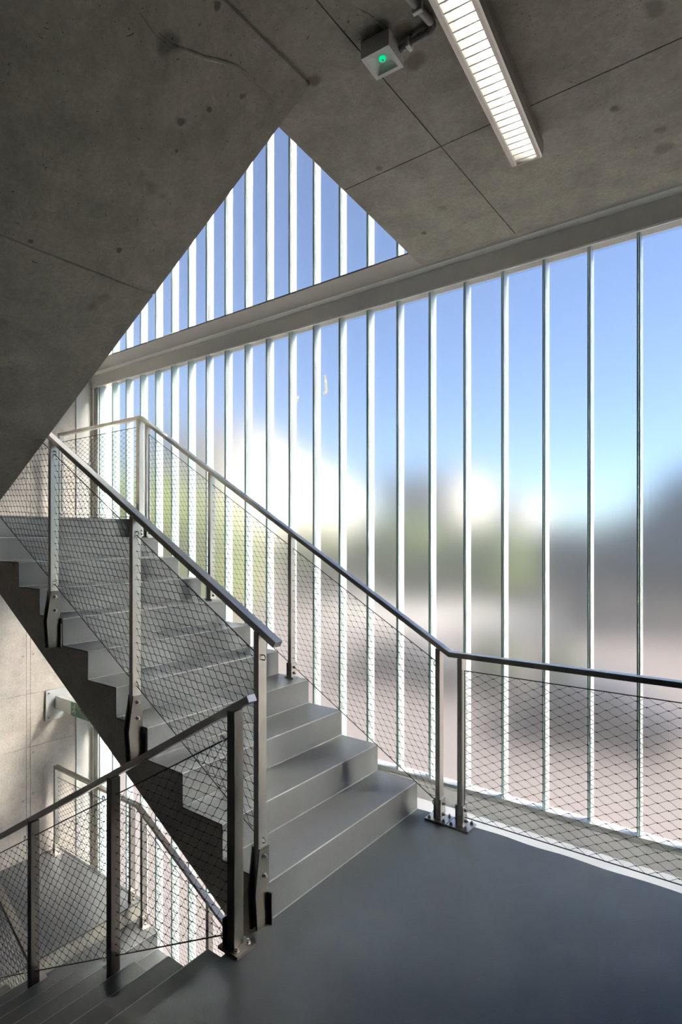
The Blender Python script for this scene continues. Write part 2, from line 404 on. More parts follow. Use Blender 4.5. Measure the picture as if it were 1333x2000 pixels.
ridge([(-1.068, 1.486, ZC), (-1.041, 1.563, ZC), (-1.03, 1.654, ZC), (-1.029, 1.719, ZC)], ceil, .006)
ridge([(-1.448, 2.194, ZC), (-1.472, 2.342, ZC), (-1.489, 2.513, ZC), (-1.503, 2.707, ZC)], ceil, .005)
# ------------------------------------------------------------------ walls
wl = MB().box(XE - .25, XE, -.1, 3.7, -3.7, 7.1)
wall_left = struct(wl.build('wall_left', M['concrete_wall']), 'pale sunlit concrete end wall of the stairwell')
yb = [.3, 1.45, 2.724, 2.764, 3.235]; zb = [-3.6, -2.5, -.50, .035, 2.56, 5.08, 7.0]
for i in range(4):
    for j in range(6):
        MB().box(XE, XE + .018, yb[i] + .002, yb[i + 1] - .002, zb[j] + .002, zb[j + 1] - .002).build('panel', M['concrete_wall'], wall_left)
for (y, z) in ((2.69, .42), (2.79, .43), (2.69, -1.02), (2.79, -.97), (2.79, -.56), (2.79, 1.9), (2.69, 2.2)):
    k = MB(); k.tube([(XE + .0185, y, z), (XE + .021, y, z)], .011, 12); k.build('tie_hole', M['concrete_side'], wall_left)
struct(MB().box(XE - .02, XE + .03, 3.235, 3.42, -3.6, 7.0).build('trim_1', M['plaster']), 'white plastered upright strip between end wall and glass')
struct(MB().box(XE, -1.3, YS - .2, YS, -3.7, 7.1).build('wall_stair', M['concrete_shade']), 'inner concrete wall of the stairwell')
struct(MB().box(XR, XR + .2, -5.4, 3.7, -3.7, 7.1).build('wall_right', M['concrete_shade']), 'unseen concrete wall set in at the right to darken the landing')
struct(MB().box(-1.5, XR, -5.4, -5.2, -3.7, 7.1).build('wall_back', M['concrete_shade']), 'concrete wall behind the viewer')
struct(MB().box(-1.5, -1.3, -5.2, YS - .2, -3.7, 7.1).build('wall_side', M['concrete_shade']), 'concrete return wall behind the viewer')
struct(MB().box(XE - .25, XR + .2, -5.4, 3.6, 7.0, 7.3).build('roof', M['concrete_dark']), 'roof slab over the stairwell')
struct(MB().box(XE - .25, XR + .2, -5.4, 3.6, -3.8, -3.55).build('floor_lower', M['epoxy_floor']), 'floor at the foot of the stairwell')

# ------------------------------------------------------------------ glass wall
X0, PIT = -5.879, .2518
def pane_mesh(z0, z1):
    a, b, th = .010, PIT + .007, .007; yi, yw, yo = YG, YG + .078, YG + .085
    P = [(a, yo), (b, yo), (b, yi), (b - th, yi), (b - th, yw), (a + th, yw), (a + th, yi), (a, yi)]
    mb = MB(); mb.prism(P, 'z', z0, z1, 1)
    me_faces = mb.f
    for i, f in enumerate(me_faces):
        c = [mb.v[q] for q in f]; ymin = min(p[1] for p in c); ymax = max(p[1] for p in c)
        zf = abs(max(p[2] for p in c) - min(p[2] for p in c)) > .5
        if zf and ymin > yo - 1e-5: mb.mi[i] = 2
        elif zf and abs(ymin - yw) < 1e-5 and abs(ymax - yw) < 1e-5: mb.mi[i] = 0
        elif zf and ymax < yi + 1e-5: mb.mi[i] = 3
    o = mb.build('pane', [M['frost'], M['flange'], M['clear'], M['tip']])
    return o
def glazing(name, label, z0, z1, n, half=None):
    wn = thing(name, label, 'window'); wn['kind'] = 'structure'; del wn['category']
    src = pane_mesh(z0, z1)
    for k in range(n):
        o = src if k == 0 else src.copy()
        if k: C.objects.link(o)
        o.parent = wn; o.location = (X0 + PIT * k, 0, 0)
    fx0, fx1 = XE + .03, X0 + PIT * n + .02
    # sill and head channels with a lip in front of the flange tips
    MB().prism([(YG - .025, z0 + .004), (YG - .012, z0 + .018), (YG - .012, z0 + .004), (YG + .095, z0 + .004), (YG + .095, z0 - .03), (YG - .025, z0 - .03)], 'x', fx0, fx1).build('sill_rail', M['frame'], wn)
    MB().prism([(YG - .02, z1 - .012), (YG - .012, z1 - .012), (YG - .012, z1 - .002), (YG + .095, z1 - .002), (YG + .095, z1 + .03), (YG - .02, z1 + .03)], 'x', fx0, fx1).build('head_rail', M['frame'], wn)
    MB().box(XE + .03, X0 + .004, YG - .015, YG + .095, z0, z1).build('side_frame', M['frame'], wn)
    return wn
NP = 29
w1 = glazing('window_1', 'main glass wall of tall frosted channels beside the stairs', -.02, 3.255, NP)
w2 = glazing('window_2', 'upper glass channels seen in the triangle under the overhead flight', 3.53, 6.9, NP)
w3 = glazing('window_3', 'lower glass channels below landing level', -3.5, -.30, NP)
for k in range(3, NP, 2):                       # small white clips on the head rail
    x = X0 + PIT * k - .03
    MB().box(x - .008, x + .008, YG - .03, YG - .012, 3.236, 3.25).build('clip', M['plastic'], w1)
tm, tn, to = mat('translucent_tape'); tt = nnode(tn, 'ShaderNodeBsdfTranslucent'); tt.inputs[0].default_value = (.9, .86, .68, 1)
td = nnode(tn, 'ShaderNodeBsdfDiffuse'); td.inputs[0].default_value = (.8, .76, .6, 1); tx = nnode(tn, 'ShaderNodeMixShader'); tx.inputs[0].default_value = .6
ttr = nnode(tn, 'ShaderNodeBsdfTransparent'); ttr.inputs[0].default_value = (.95, .93, .82, 1); tx2 = nnode(tn, 'ShaderNodeMixShader'); tx2.inputs[0].default_value = .45
tn.links.new(td.outputs[0], tx.inputs[1]); tn.links.new(tt.outputs[0], tx.inputs[2]); tn.links.new(tx.outputs[0], tx2.inputs[1]); tn.links.new(ttr.outputs[0], tx2.inputs[2]); tn.links.new(tx2.outputs[0], to.inputs[0]); M['tape'] = tm
yt = YG + .0768
tp_ = MB().prism([(-2.812, 2.868), (-2.792, 2.872), (-2.772, 2.79), (-2.772, 2.735), (-2.800, 2.712), (-2.822, 2.728), (-2.812, 2.745), (-2.795, 2.745), (-2.796, 2.79)], 'y', yt, yt + .0006)
tp_.build('tape_scrap', M['tape'], w1)['label'] = 'yellowed hooked scrap of tape left on the glass'
tp_ = MB().prism([(-3.10, 2.70), (-3.08, 2.695), (-3.075, 2.72), (-3.058, 2.735), (-3.075, 2.75), (-3.092, 2.735)], 'y', yt, yt + .0006)
tp_.build('tape_scrap', M['tape'], w1)['label'] = 'small yellowed scrap of tape left on the glass'
def beam(name, label, z):
    p = [(YG + .09, z - .01), (YG - .03, z - .01), (YG - .035, z - .055)]
    for i in range(7):
        a = i / 6 * pi / 2; p.append((YG - .035 - .075 * (1 - cos(a)), z - .055 - .075 * sin(a)))
    p += [(YG - .11, z - .168), (YG - .04, z - .168), (YG - .04, z - .288), (YG - .034, z - .295), (YG - .02, z - .295), (YG - .02, z - .27), (YG + .09, z - .27)]
    o = struct(MB().prism(p, 'x', XE + .03, XR).build(name, M['white']), label)
    MB().box(XE + .03, XR, 3.115, YG - .112, z - .168, z - .158).build('ledge', M['ledge_shade'], o)['label'] = 'ledge with underside shade painted in grey'
    return o
beam('trim_2', 'white steel beam along the foot of the main glass wall', -.02)
beam('trim_3', 'white steel beam between main and upper glass', 3.53)

# ------------------------------------------------------------------ railings
PW, PD = .028, .05
def clip_seg(a, b, poly):
    t0, t1 = 0., 1.; n = len(poly)
    for i in range(n):
        p, q = poly[i], poly[(i + 1) % n]
        nx, nz = -(q[1] - p[1]), q[0] - p[0]
        fa = (a[0] - p[0]) * nx + (a[1] - p[1]) * nz; fb = (b[0] - p[0]) * nx + (b[1] - p[1]) * nz
        if fa < 0 and fb < 0: return None
        if fa < 0: t0 = max(t0, fa / (fa - fb))
        elif fb < 0: t1 = min(t1, fa / (fa - fb))
    if t0 >= t1: return None
    L = lambda t: (a[0] + (b[0] - a[0]) * t, a[1] + (b[1] - a[1]) * t)
    return L(t0), L(t1)
def net(parent, y, poly, ang, W=.087, H=.045, rad=.00095):
    """hand-tied steel rope net in the plane of constant y, cut to a convex polygon (x,z)"""
    ar = sum(poly[i][0] * poly[(i + 1) % len(poly)][1] - poly[(i + 1) % len(poly)][0] * poly[i][1] for i in range(len(poly)))
    if ar < 0: poly = poly[::-1]
    cx, cz = sum(p[0] for p in poly) / len(poly), sum(p[1] for p in poly) / len(poly)
    ca, sa = cos(ang), sin(ang)
    tow = lambda s, t: (cx + s * ca - t * sa, cz + s * sa + t * ca)
    rmax = max(hypot(p[0] - cx, p[1] - cz) for p in poly) + .1
    mb = MB(); mb.fix = False; kn = .0045
    ni, nj = int(rmax / (W / 2)) + 1, int(rmax / (H / 2)) + 1
    def strand(a, b, dy):
        k = len(mb.v); d = hypot(b[0] - a[0], b[1] - a[1])
        if d < 1e-4: return
        ux, uz = (b[0] - a[0]) / d, (b[1] - a[1]) / d; nx, nz = -uz, ux
        for p in (a, b):
            for q in range(3):
                t = 2 * pi * q / 3; mb.v.append((p[0] + nx * cos(t) * rad, y + dy + sin(t) * rad, p[1] + nz * cos(t) * rad))
        for q in range(3):
            e = (q + 1) % 3; mb.face((k + q, k + e, k + 3 + e, k + 3 + q))
    inside = lambda p: all((poly[(i + 1) % len(poly)][0] - poly[i][0]) * (p[1] - poly[i][1]) - (poly[(i + 1) % len(poly)][1] - poly[i][1]) * (p[0] - poly[i][0]) > 0 for i in range(len(poly)))
    jit = lambda i, j: (.003 * noise.noise(Vector((i * .3, j * .3, 1.7 + y))), .003 * noise.noise(Vector((i * .3, j * .3, 9.1 + y))))
    K = lambda i, j: (i * W / 2 + jit(i, j)[0], j * H / 2 + jit(i, j)[1])
    for i in range(-ni, ni):
        for j in range(-nj, nj):
            if (i + j) % 2: continue
            a = K(i, j); wa = tow(*a)
            if (wa[0] - cx) ** 2 + (wa[1] - cz) ** 2 > (rmax + .1) ** 2: continue
            for dj in (1, -1):
                b = K(i + 1, j + dj)
                c = clip_seg(tow(a[0] + kn, a[1]), tow(b[0] - kn, b[1]), poly)
                if c: strand(c[0], c[1], .0006 * dj)
            if inside(wa):
                k = len(mb.v); l, r_ = kn + .002, .0037
                for (s_, t_, dy) in ((l, 0, 0), (-l, 0, 0), (0, r_, 0), (0, -r_, 0), (0, 0, r_), (0, 0, -r_)):
                    q = tow(a[0] + s_, a[1] + t_); mb.v.append((q[0], y + dy, q[1]))
                for f in ((0, 2, 4), (2, 1, 4), (1, 3, 4), (3, 0, 4), (2, 0, 5), (1, 2, 5), (3, 1, 5), (0, 3, 5)): mb.face([k + q for q in f])
    o = mb.build('rope_net', M['rope'], parent); o['kind'] = 'stuff'; o['label'] = 'thin dark steel rope netting with small ferrules'
    return o
def rope(parent, pts, r=.0024):
    return MB().tube(pts, r, 6).build('edge_rope', M['rope'], parent)
def post(parent, x, y, z0, z1, wx=PW, wy=PD, m='steel'):
    o = MB().box(x - wx / 2, x + wx / 2, y - wy / 2, y + wy / 2, z0, z1).build('post', M[m], parent, bevel=.002)
    return o
def bolt(parent, p, d):
    d = Vector(d); mb = MB().cyl(p, d, .011, .003, 10).cyl(Vector(p) + d * .003, d, .0085, .008, 6); mb.cyl(Vector(p) + d * .011, d, .005, .006, 8)
    return mb.build('bolt', M['bolt'], parent)
def eyelet(parent, p):
    mb = MB(); p = Vector(p)
    mb.tube([p + Vector((.011 * cos(a), 0, .011 * sin(a))) for a in [i * pi / 5 for i in range(11)]], .0028, 6, False)
    return mb.build('eyelet', M['bolt'], parent)
def side_bracket(parent, x, y, zt, up=.165, dn=.17, out=-1, face=None):
    """two shaped plates clasping the post and bolted to the stair side"""
    face = y - out * .03 if face is None else face
    e = y + out * .024; o2 = y + out * .05
    poly = [(face, zt + up), (e, zt + up), (o2, zt - .01), (o2 - out * .012, zt - dn), (face, zt - dn)]
    br = MB().prism(poly, 'x', x + PW / 2 + .001, x + PW / 2 + .009)
    br.prism(poly, 'x', x - PW / 2 - .009, x - PW / 2 - .001)
    br.box(x - .045, x + .045, min(face, face + out * .008), max(face, face + out * .008), zt - dn, zt - .03)
    b = br.build('bracket', M['shaded_steel'], parent)
    for dz in (up - .035, up - .115): bolt(b, (x + PW / 2 + .009, y, zt + dz), (1, 0, 0))
    bolt(b, (x - .03, face + out * .008, zt - dn + .02), (0, out, 0))
    return b
def foot(parent, x, y, z, h=.12, plate=.055, four=True):
    mb = MB()
    if plate: mb.box(x - plate - .01, x + plate + .01, y - plate, y + plate, z, z + .010)
    mb.box(x + PW / 2 + .001, x + PW / 2 + .009, y - .028, y + .028, z, z + h); mb.box(x - PW / 2 - .009, x - PW / 2 - .001, y - .028, y + .028, z, z + h)
    b = mb.build('bracket', M['steel'], parent)
    for dz in (h - .03, .035 if h > .1 else .03):
        bolt(b, (x + PW / 2 + .009, y, z + dz), (1, 0, 0)); bolt(b, (x - PW / 2 - .009, y, z + dz), (-1, 0, 0))
    if plate and four:
        for dx in (-.045, .045):
            for dy in (-.038, .038): bolt(b, (x + dx, y + dy, z + .010), (0, 0, 1))
    return b

# 1. inner railing of the upward flight
YI = 1.712
r1 = thing('railing', 'steel railing with rope netting on the open left side of the upward flight', 'railing', (-1.7, YI, 0))
rz = lambda x: 1.183 + .560 * (-1.6 - x)
MB().sweep_rect([(-1.598, rz(-1.598)), (-4.45, rz(-4.45))], YI, .044, .028).build('handrail', M['steel'], r1, bevel=.0015)
for x in (-1.705, -2.592, -3.42, -4.30):
    k = int((XF - x) / T); zt = (k + 1) * R
    post(r1, x, YI, zt - .15, rz(x) - .026); side_bracket(r1, x, YI, zt, face=YB0 - .004)
    eyelet(r1, (x + .02, YI, 2.052 + .581 * (-3.331 - x))); eyelet(r1, (x + .02, YI, 1.291 + .573 * (-3.342 - x)))
tp = lambda x: 2.052 + .581 * (-3.331 - x); bt = lambda x: 1.291 + .573 * (-3.342 - x)
xa, xb = -4.29, -1.72
net(r1, YI, [(xa, tp(xa)), (xb, tp(xb)), (xb, bt(xb)), (xa, bt(xa))], -atan2(.575, 1), .077, .040, .0008)
rope(r1, [(xa, YI, tp(xa)), (xb, YI, tp(xb))]); rope(r1, [(xa, YI, bt(xa)), (xb, YI, bt(xb))]); rope(r1, [(xb, YI, bt(xb)), (xb, YI, tp(xb))])

# 2. railing along the glass: upper landing, flight, main landing in one continuous handrail
YO = 2.965
r2 = thing('railing', 'long steel railing running along the glass wall from the upper landing to the right edge', 'railing', (-1.4, YO, 0))
MB().sweep_rect([(-5.80, 2.66), (-4.40, 2.66), (-1.452, .962), (XR - .05, .962)], YO, .044, .028).build('handrail', M['steel'], r2, bevel=.0015)
sl2 = (2.66 - .962) / (4.40 - 1.452); z2 = lambda x: .962 + sl2 * (-1.452 - x)
for x, zt in ((-4.30, 10 * R), (-3.48, 7 * R), (-2.65, 4 * R)):
    post(r2, x, YO, zt + .002, z2(x) - .026); foot(r2, x, YO, zt, .105, .03, False)
post(r2, -4.415, YO, 10 * R + .002, 2.633, .045, .05); foot(r2, -4.415, YO, 10 * R, .09, 0)
post(r2, -5.77, YO, ZU + .002, 2.633); foot(r2, -5.77, YO, ZU, .10, .05)
post(r2, -1.525, YO, .004, z2(-1.525) - .03); foot(r2, -1.525, YO, 0, .125)
for x in (-1.390, .15, 1.5): post(r2, x, YO, .004, .935); foot(r2, x, YO, 0, .125)
tp = lambda x: .893 + .581 * (-1.54 - x); bt = lambda x: .102 + .573 * (-1.554 - x)
xa, xb = -4.283, -1.545
net(r2, YO, [(xa, tp(xa)), (xb, tp(xb)), (xb, bt(xb)), (xa, bt(xa))], -atan2(.577, 1), .077, .040, .0008)
rope(r2, [(xa, YO, tp(xa)), (xb, YO, tp(xb))]); rope(r2, [(xa, YO, bt(xa)), (xb, YO, bt(xb))]); rope(r2, [(xb, YO, bt(xb)), (xb, YO, tp(xb))]); rope(r2, [(xa, YO, bt(xa)), (xa, YO, tp(xa))])
for (xa, xb, za, zb) in ((-1.37, 1.48, .055, .866), (-5.75, -4.44, 1.79, 2.57)):
    net(r2, YO, [(xa, za), (xb, za), (xb, zb), (xa, zb)], 0)
    rope(r2, [(xa, YO, za), (xb, YO, za)], .0026); rope(r2, [(xa, YO, zb), (xb, YO, zb)], .0026); rope(r2, [(xa, YO, za), (xa, YO, zb)], .0026); rope(r2, [(xb, YO, za), (xb, YO, zb)], .0026)
for x, z in ((-1.386, .866), (-1.386, .06), (-1.535, .89), (-1.545, .10)): eyelet(r2, (x, YO - .027, z))

# 3. railing of the downward flight, nearest the viewer
YAr = 1.56
r3 = thing('railing', 'steel railing with shade-toned posts and netting descending at the lower left, ending on the landing', 'railing', (-1.69, YAr, 0))
ra = lambda x: 1.003 + .5555 * (x + 1.60)
MB().sweep_rect([(-1.605, ra(-1.605)), (-4.3, ra(-4.3))], YAr, .044, .028).build('handrail', M['steel'], r3, bevel=.0015)
post(r3, -1.69, YAr, .004, ra(-1.69) - .027, .042, .05, 'shaded_steel'); 
fp = MB().box(-1.735, -1.625, YAr - .05, YAr + .05, 0, .012); fp.box(-1.72, -1.716, YAr - .04, YAr + .04, .012, .12); fb = fp.build('bracket', M['shaded_steel'], r3)
for dy in (-.03, .03): bolt(fb, (-1.65, YAr + dy, .012), (0, 0, 1))
for x in (-2.54, -3.34):
    k = int((-1.654 - x) / T2) + 1; zt = -k * R2
    post(r3, x, YAr, zt + .002, ra(x) - .027, .04, .05, 'shaded_steel')
    b = MB().box(x + .022, x + .03, YAr - .028, YAr + .028, zt, zt + .09).box(x + .03, x + .075, YAr - .028, YAr + .028, zt, zt + .008).build('bracket', M['steel'], r3)
    bolt(b, (x + .03, YAr - .008, zt + .045), (1, 0, 0))
tp = lambda x: .818 + .552 * (x + 1.713); bt = lambda x: .034 + .543 * (x + 1.726)
xa, xb = -4.28, -1.72
net(r3, YAr, [(xa, tp(xa)), (xb, tp(xb)), (xb, bt(xb)), (xa, bt(xa))], atan2(.548, 1))
rope(r3, [(xa, YAr, tp(xa)), (xb, YAr, tp(xb))], .003); rope(r3, [(xa, YAr, bt(xa)), (xb, YAr, bt(xb))], .003); rope(r3, [(xb, YAr, bt(xb)), (xb, YAr, tp(xb))], .003)
for x in (-1.715, -2.56, -3.36):
    eyelet(r3, (x - .015, YAr - .03, tp(x))); eyelet(r3, (x - .015, YAr - .03, bt(x)))

# 4. railing along the glass one storey down
r4 = thing('railing', 'lower steel railing along the glass, on the lower landing and its descending flight', 'railing', (-4.4, YO, ZL))
MB().sweep_rect([(-5.88, -.722), (-4.45, -.722), (-1.9, -.722 - .515 * 2.55)], YO, .044, .028).build('handrail', M['steel'], r4, bevel=.0015)
z4 = lambda x: -.722 - .515 * (x + 4.45)
post(r4, -5.86, YO, ZL + .002, -.749); foot(r4, -5.86, YO, ZL, .10, .05)
post(r4, -4.535, YO, ZL + .002, -.749); foot(r4, -4.535, YO, ZL, .12, 0)
for x, k in ((-4.36, 1), (-3.50, 4), (-2.6, 7)):
    zt = ZL - k * R3; post(r4, x, YO, zt + .002, z4(x) - .027); foot(r4, x, YO, zt, .11, .03, False)
net(r4, YO, [(-5.84, -1.55), (-4.56, -1.55), (-4.56, -.836), (-5.84, -.836)], 0)
rope(r4, [(-5.84, YO, -.836), (-4.56, YO, -.836)]); rope(r4, [(-5.84, YO, -1.55), (-4.56, YO, -1.55)])
tp = lambda x: -.885 - .52 * (x + 4.35); bt = lambda x: -1.66 - .52 * (x + 4.33)
net(r4, YO, [(-4.345, tp(-4.345)), (-2.0, tp(-2.0)), (-2.0, bt(-2.0)), (-4.345, bt(-4.345))], -atan2(.52, 1), .077, .040, .0008)
rope(r4, [(-4.345, YO, tp(-4.345)), (-2., YO, tp(-2.))]); rope(r4, [(-4.345, YO, bt(-4.345)), (-2., YO, bt(-2.))])

# 5. inner railing of the lowest flight
r5 = thing('railing', 'inner steel railing of the lowest flight, a grey bar at the bottom left edge', 'railing', (-4.3, 1.72, ZL))
z5 = lambda x: -.765 - .54 * (x + 4.152)
MB().sweep_rect([(-4.62, z5(-4.62)), (-2.25, z5(-2.25))], 1.72, .05, .03).build('handrail', M['steel'], r5, bevel=.0015)
for x in (-4.45, -3.55, -2.6):
    k = max(1, int((x + 4.5) / T3) + 1); zt = ZL - k * R3
    post(r5, x, 1.715, zt - .15, z5(x) - .03); side_bracket(r5, x, 1.712, zt, face=YB0 - .004)
net(r5, 1.712, [(-4.43, z5(-4.43) - .12), (-2.62, z5(-2.62) - .12), (-2.62, z5(-2.62) - .85), (-4.43, z5(-4.43) - .85)], -atan2(.54, 1))

# ------------------------------------------------------------------ exit sign on the end wall
es = thing('exit_sign', 'green and white stair exit sign on a white bracket plate on the end wall', 'sign', (XE, 3.05, -.12))
pl = MB().box(XE + .028, XE + .043, 2.905, 3.205, -.275, .035).build('mounting_plate', M['plastic'], es, bevel=.002)
for y in (2.935, 3.175):
    for z in (-.245, .005):
        mb = MB().cyl((XE + .018, y, z), (1, 0, 0), .008, .012, 8); mb.build('spacer', M['bolt'], es); bolt(pl, (XE + .043, y, z), (1, 0, 0))
MB().box(XE + .043, -5.78, 3.00, 3.075, -.165, -.035).build('arm', M['plastic'], es, bevel=.003)
hs = MB().box(-5.776, -5.28, 2.992, 3.072, -.172, -.03).build('housing', M['plastic'], es, bevel=.004)
MB().box(-5.62, -5.285, 2.988, 2.9915, -.168, -.034).build('sign_face', M['green_sign'], es)
mb = MB(); yf, yq = 2.9850, 2.9878
def poly(pts): mb.prism(pts, 'y', yf, yq)
def limb(p, q, w_=.009):
    dx, dz = q[0] - p[0], q[1] - p[1]; L = hypot(dx, dz); nx, nz = -dz / L * w_ / 2, dx / L * w_ / 2
    poly([(p[0] + nx, p[1] + nz), (q[0] + nx, q[1] + nz), (q[0] - nx, q[1] - nz), (p[0] - nx, p[1] - nz)])
ox, oz = -5.555, -.102
poly([(ox + .010 + .0095 * cos(a), oz + .048 + .0095 * sin(a)) for a in [i * pi / 4 for i in range(8)]])
limb((ox + .006, oz + .036), (ox - .004, oz + .002), .016)
limb((ox + .004, oz + .032), (ox + .030, oz + .020), .007); limb((ox + .030, oz + .020), (ox + .036, oz + .030), .007)
limb((ox + .002, oz + .034), (ox - .024, oz + .024), .007); limb((ox - .024, oz + .024), (ox - .028, oz + .010), .007)
limb((ox - .004, oz + .004), (ox + .018, oz - .016), .009); limb((ox + .018, oz - .016), (ox + .016, oz - .046), .009)
limb((ox - .006, oz + .004), (ox - .014, oz - .024), .009); limb((ox - .014, oz - .024), (ox - .036, oz - .028), .009)
px, pz = -5.46, -.072                                  # descending stairs
for k in range(4):
    limb((px + k * .026, pz - k * .024), (px + k * .026 + .026, pz - k * .024), .007)
    if k < 3: limb((px + k * .026 + .026, pz - k * .024 + .0035), (px + k * .026 + .026, pz - (k + 1) * .024 - .0035), .007)
for ax, az in ((-5.41, -.052), (-5.345, -.092)):        # arrows pointing down the stairs
    limb((ax - .026, az + .022), (ax, az), .007); limb((ax + .002, az - .002), (ax - .022, az - .002), .007); limb((ax + .002, az - .002), (ax + .002, az + .022), .007)
mb.build('pictogram', M['pictogram'], es)

# ------------------------------------------------------------------ ceiling luminaire
lx0, lx1, ly0, ly1, lz = -.905, -.785, -.6, 2.44, 3.20
lm = thing('ceiling_light', 'long lit fluorescent luminaire with louvre blades under the concrete ceiling', 'light', (-.845, .9, ZC))
MB().prism([(lx0, lz), (lx0 + .016, lz), (lx0 + .02, lz + .004), (lx0 + .012, lz + .06), (lx0 + .012, ZC), (lx0 - .004, ZC), (lx0 - .004, lz + .03)], 'y', ly0, ly1).build('side_profile', M['alu'], lm)
MB().prism([(lx1, lz), (lx1 - .012, lz), (lx1 - .012, ZC), (lx1 + .002, ZC), (lx1 + .012, lz + .066), (lx1 + .012, lz + .03), (lx1 + .006, lz + .006)], 'y', ly0, ly1).build('side_profile', M['alu'], lm)
MB().box(lx0 + .012, lx1 - .012, ly0, ly1, ZC - .012, ZC - .002).build('reflector', M['plastic'], lm)
MB().box(lx0 + .002, lx1 + .002, ly1, ly1 + .004, lz + .002, ZC - .002).build('end_cap', M['alu'], lm)
MB().tube([((lx0 + lx1) / 2 + .012, ly0 + .03, lz + .05), ((lx0 + lx1) / 2 + .012, ly1 - .07, lz + .05)], .013, 12).build('tube', M['tube'], lm, smooth=True)
y = ly1 - .03; src = None
while y > ly0:
    if src is None:
        mb = MB(); a, b = lx0 + .016, lx1 - .012
        mb.prism([(a, lz + .003), (b, lz + .003), (b, lz + .036), (b - .022, lz + .028), (a + .022, lz + .028), (a, lz + .036)], 'y', -.0016, .0016)
        mb.prism([(-.0028, lz + .003), (.0028, lz + .003), (.0012, lz + .026), (-.0012, lz + .026)], 'x', a, b)
        src = mb.build('louvre_blade', M['louvre'], lm); src.matrix_parent_inverse = Matrix.Translation(-lm.location); o = src
    else:
        o = src.copy(); C.objects.link(o)
    o.location = (0, y, 0); y -= .0385
lm.location = (-.845 + .139, .906, ZC); lm.rotation_euler = (0, 0, .09)       # the fitting hangs slightly askew

# ------------------------------------------------------------------ emergency light and conduit
em = thing('emergency_light', 'small square white emergency light with a green lamp on the ceiling', 'light', (-1.077, 1.67, ZC))
h = .054; cx, cy_ = -1.077, 1.672; mb = MB(); zf = 3.232
q = [(-1, -1), (1, -1), (1, 1), (-1, 1)]
ring = lambda s, z: [(cx + a * s, cy_ + b * s, z) for a, b in q]
mb.v = ring(h, ZC) + ring(h, zf) + ring(h - .014, zf) + ring(.022, zf + .018)
for l in range(3):
    for i in range(4):
        j = (i + 1) % 4; mb.face((l * 4 + i, l * 4 + j, l * 4 + 4 + j, l * 4 + 4 + i))
mb.face((12, 13, 14, 15)); mb.face((0, 1, 2, 3))
mb.build('housing', M['plastic'], em)
mb = MB(); mb.tube([(cx, cy_, zf + .018), (cx, cy_, zf + .012), (cx, cy_, zf + .008)], [.012, .011, .005], 12); mb.build('lamp', M['led'], em)
mb = MB(); mb.tube([(cx + .003, cy_ - .003, zf + .008), (cx + .003, cy_ - .003, zf + .003)], .0035, 8); mb.build('sensor', M['bolt'], em)
em.rotation_euler = (0, 0, .065)
cd = thing('conduit', 'grey conduit pipe with elbow running from the emergency light along the ceiling', 'pipe', (-.95, 1.6, ZC))
MB().tube([(-1.024, 1.700, 3.273), (-.925, 1.700, 3.273)], .012, 10).build('pipe', M['grey_pipe'], cd, smooth=True)
mb = MB(); N = 36; pts = []; rad = []
for i in range(N + 1):
    a = i / N
    if a < .4: p = (-.955 + .035 * a / .4, 1.70, 3.273)
    else:
        t_ = (a - .4) / .6 * pi / 2; p = (-.920 + .03 * sin(t_), 1.67 + .03 * cos(t_), 3.273)
    pts.append(p); rad.append(.0138 if i % 2 else .0118)
mb.tube(pts, rad, 10); mb.build('elbow', M['grey_pipe'], cd)['label'] = 'ribbed flexible elbow'
MB().tube([(-.890, 1.672, 3.273), (-.904, 1.56, 3.273), (-.93, 1.3, 3.273), (-1.0, -.6, 3.273)], .0125, 10).build('pipe', M['grey_pipe'], cd, smooth=True)
for (x0, x1, y0, y1) in ((-.995, -.981, 1.684, 1.716), (-.916, -.882, 1.592, 1.608)):
    MB().box(x0, x1, y0, y1, 3.256, ZC).build('clip', M['plastic'], cd, bevel=.002)['label'] = 'white saddle clip'

# ------------------------------------------------------------------ outside, seen only as blurs through the frosted glass
GZ = -3.6
struct(MB().box(-120, 120, 4.0, 220, GZ - .2, GZ).build('floor_outside', M['paving']), 'pinkish paved ground outside the glass')
struct(MB().box(-26, -10.5, 34.0, 43.0, GZ, GZ + .03).build('floor_road', M['road']), 'pale paved strip beyond the shrubs, behind the glass')
def blob(mb, c, r, seed):
    bm = bmesh.new(); bmesh.ops.create_icosphere(bm, subdivisions=2, radius=1)
    k = len(mb.v)
    for v in bm.verts:
        d = v.co.normalized(); f = 1 + .35 * noise.noise(d * 2.2 + Vector((seed, 0, 0)))
        mb.v.append((c[0] + d.x * r[0] * f, c[1] + d.y * r[1] * f, c[2] + d.z * r[2] * f))
    for f in bm.faces: mb.face([k + v.index for v in f.verts])
    bm.free()
def tree(x, y, h, r, m, label):
    t = thing('tree', label, 'tree', (x, y, GZ))
    MB().tube([(x, y, GZ), (x + .1, y, GZ + h * .5)], [.18, .12], 8).build('trunk', M['bark'], t)
    mb = MB()
    for i in range(7):
        a = i * 2.4; blob(mb, (x + cos(a) * r * .5, y + sin(a) * r * .5, GZ + h * (.26 + .52 * (i / 6))), (r * .6, r * .6, h * .24), i + x)
    mb.build('crown', M[m], t)
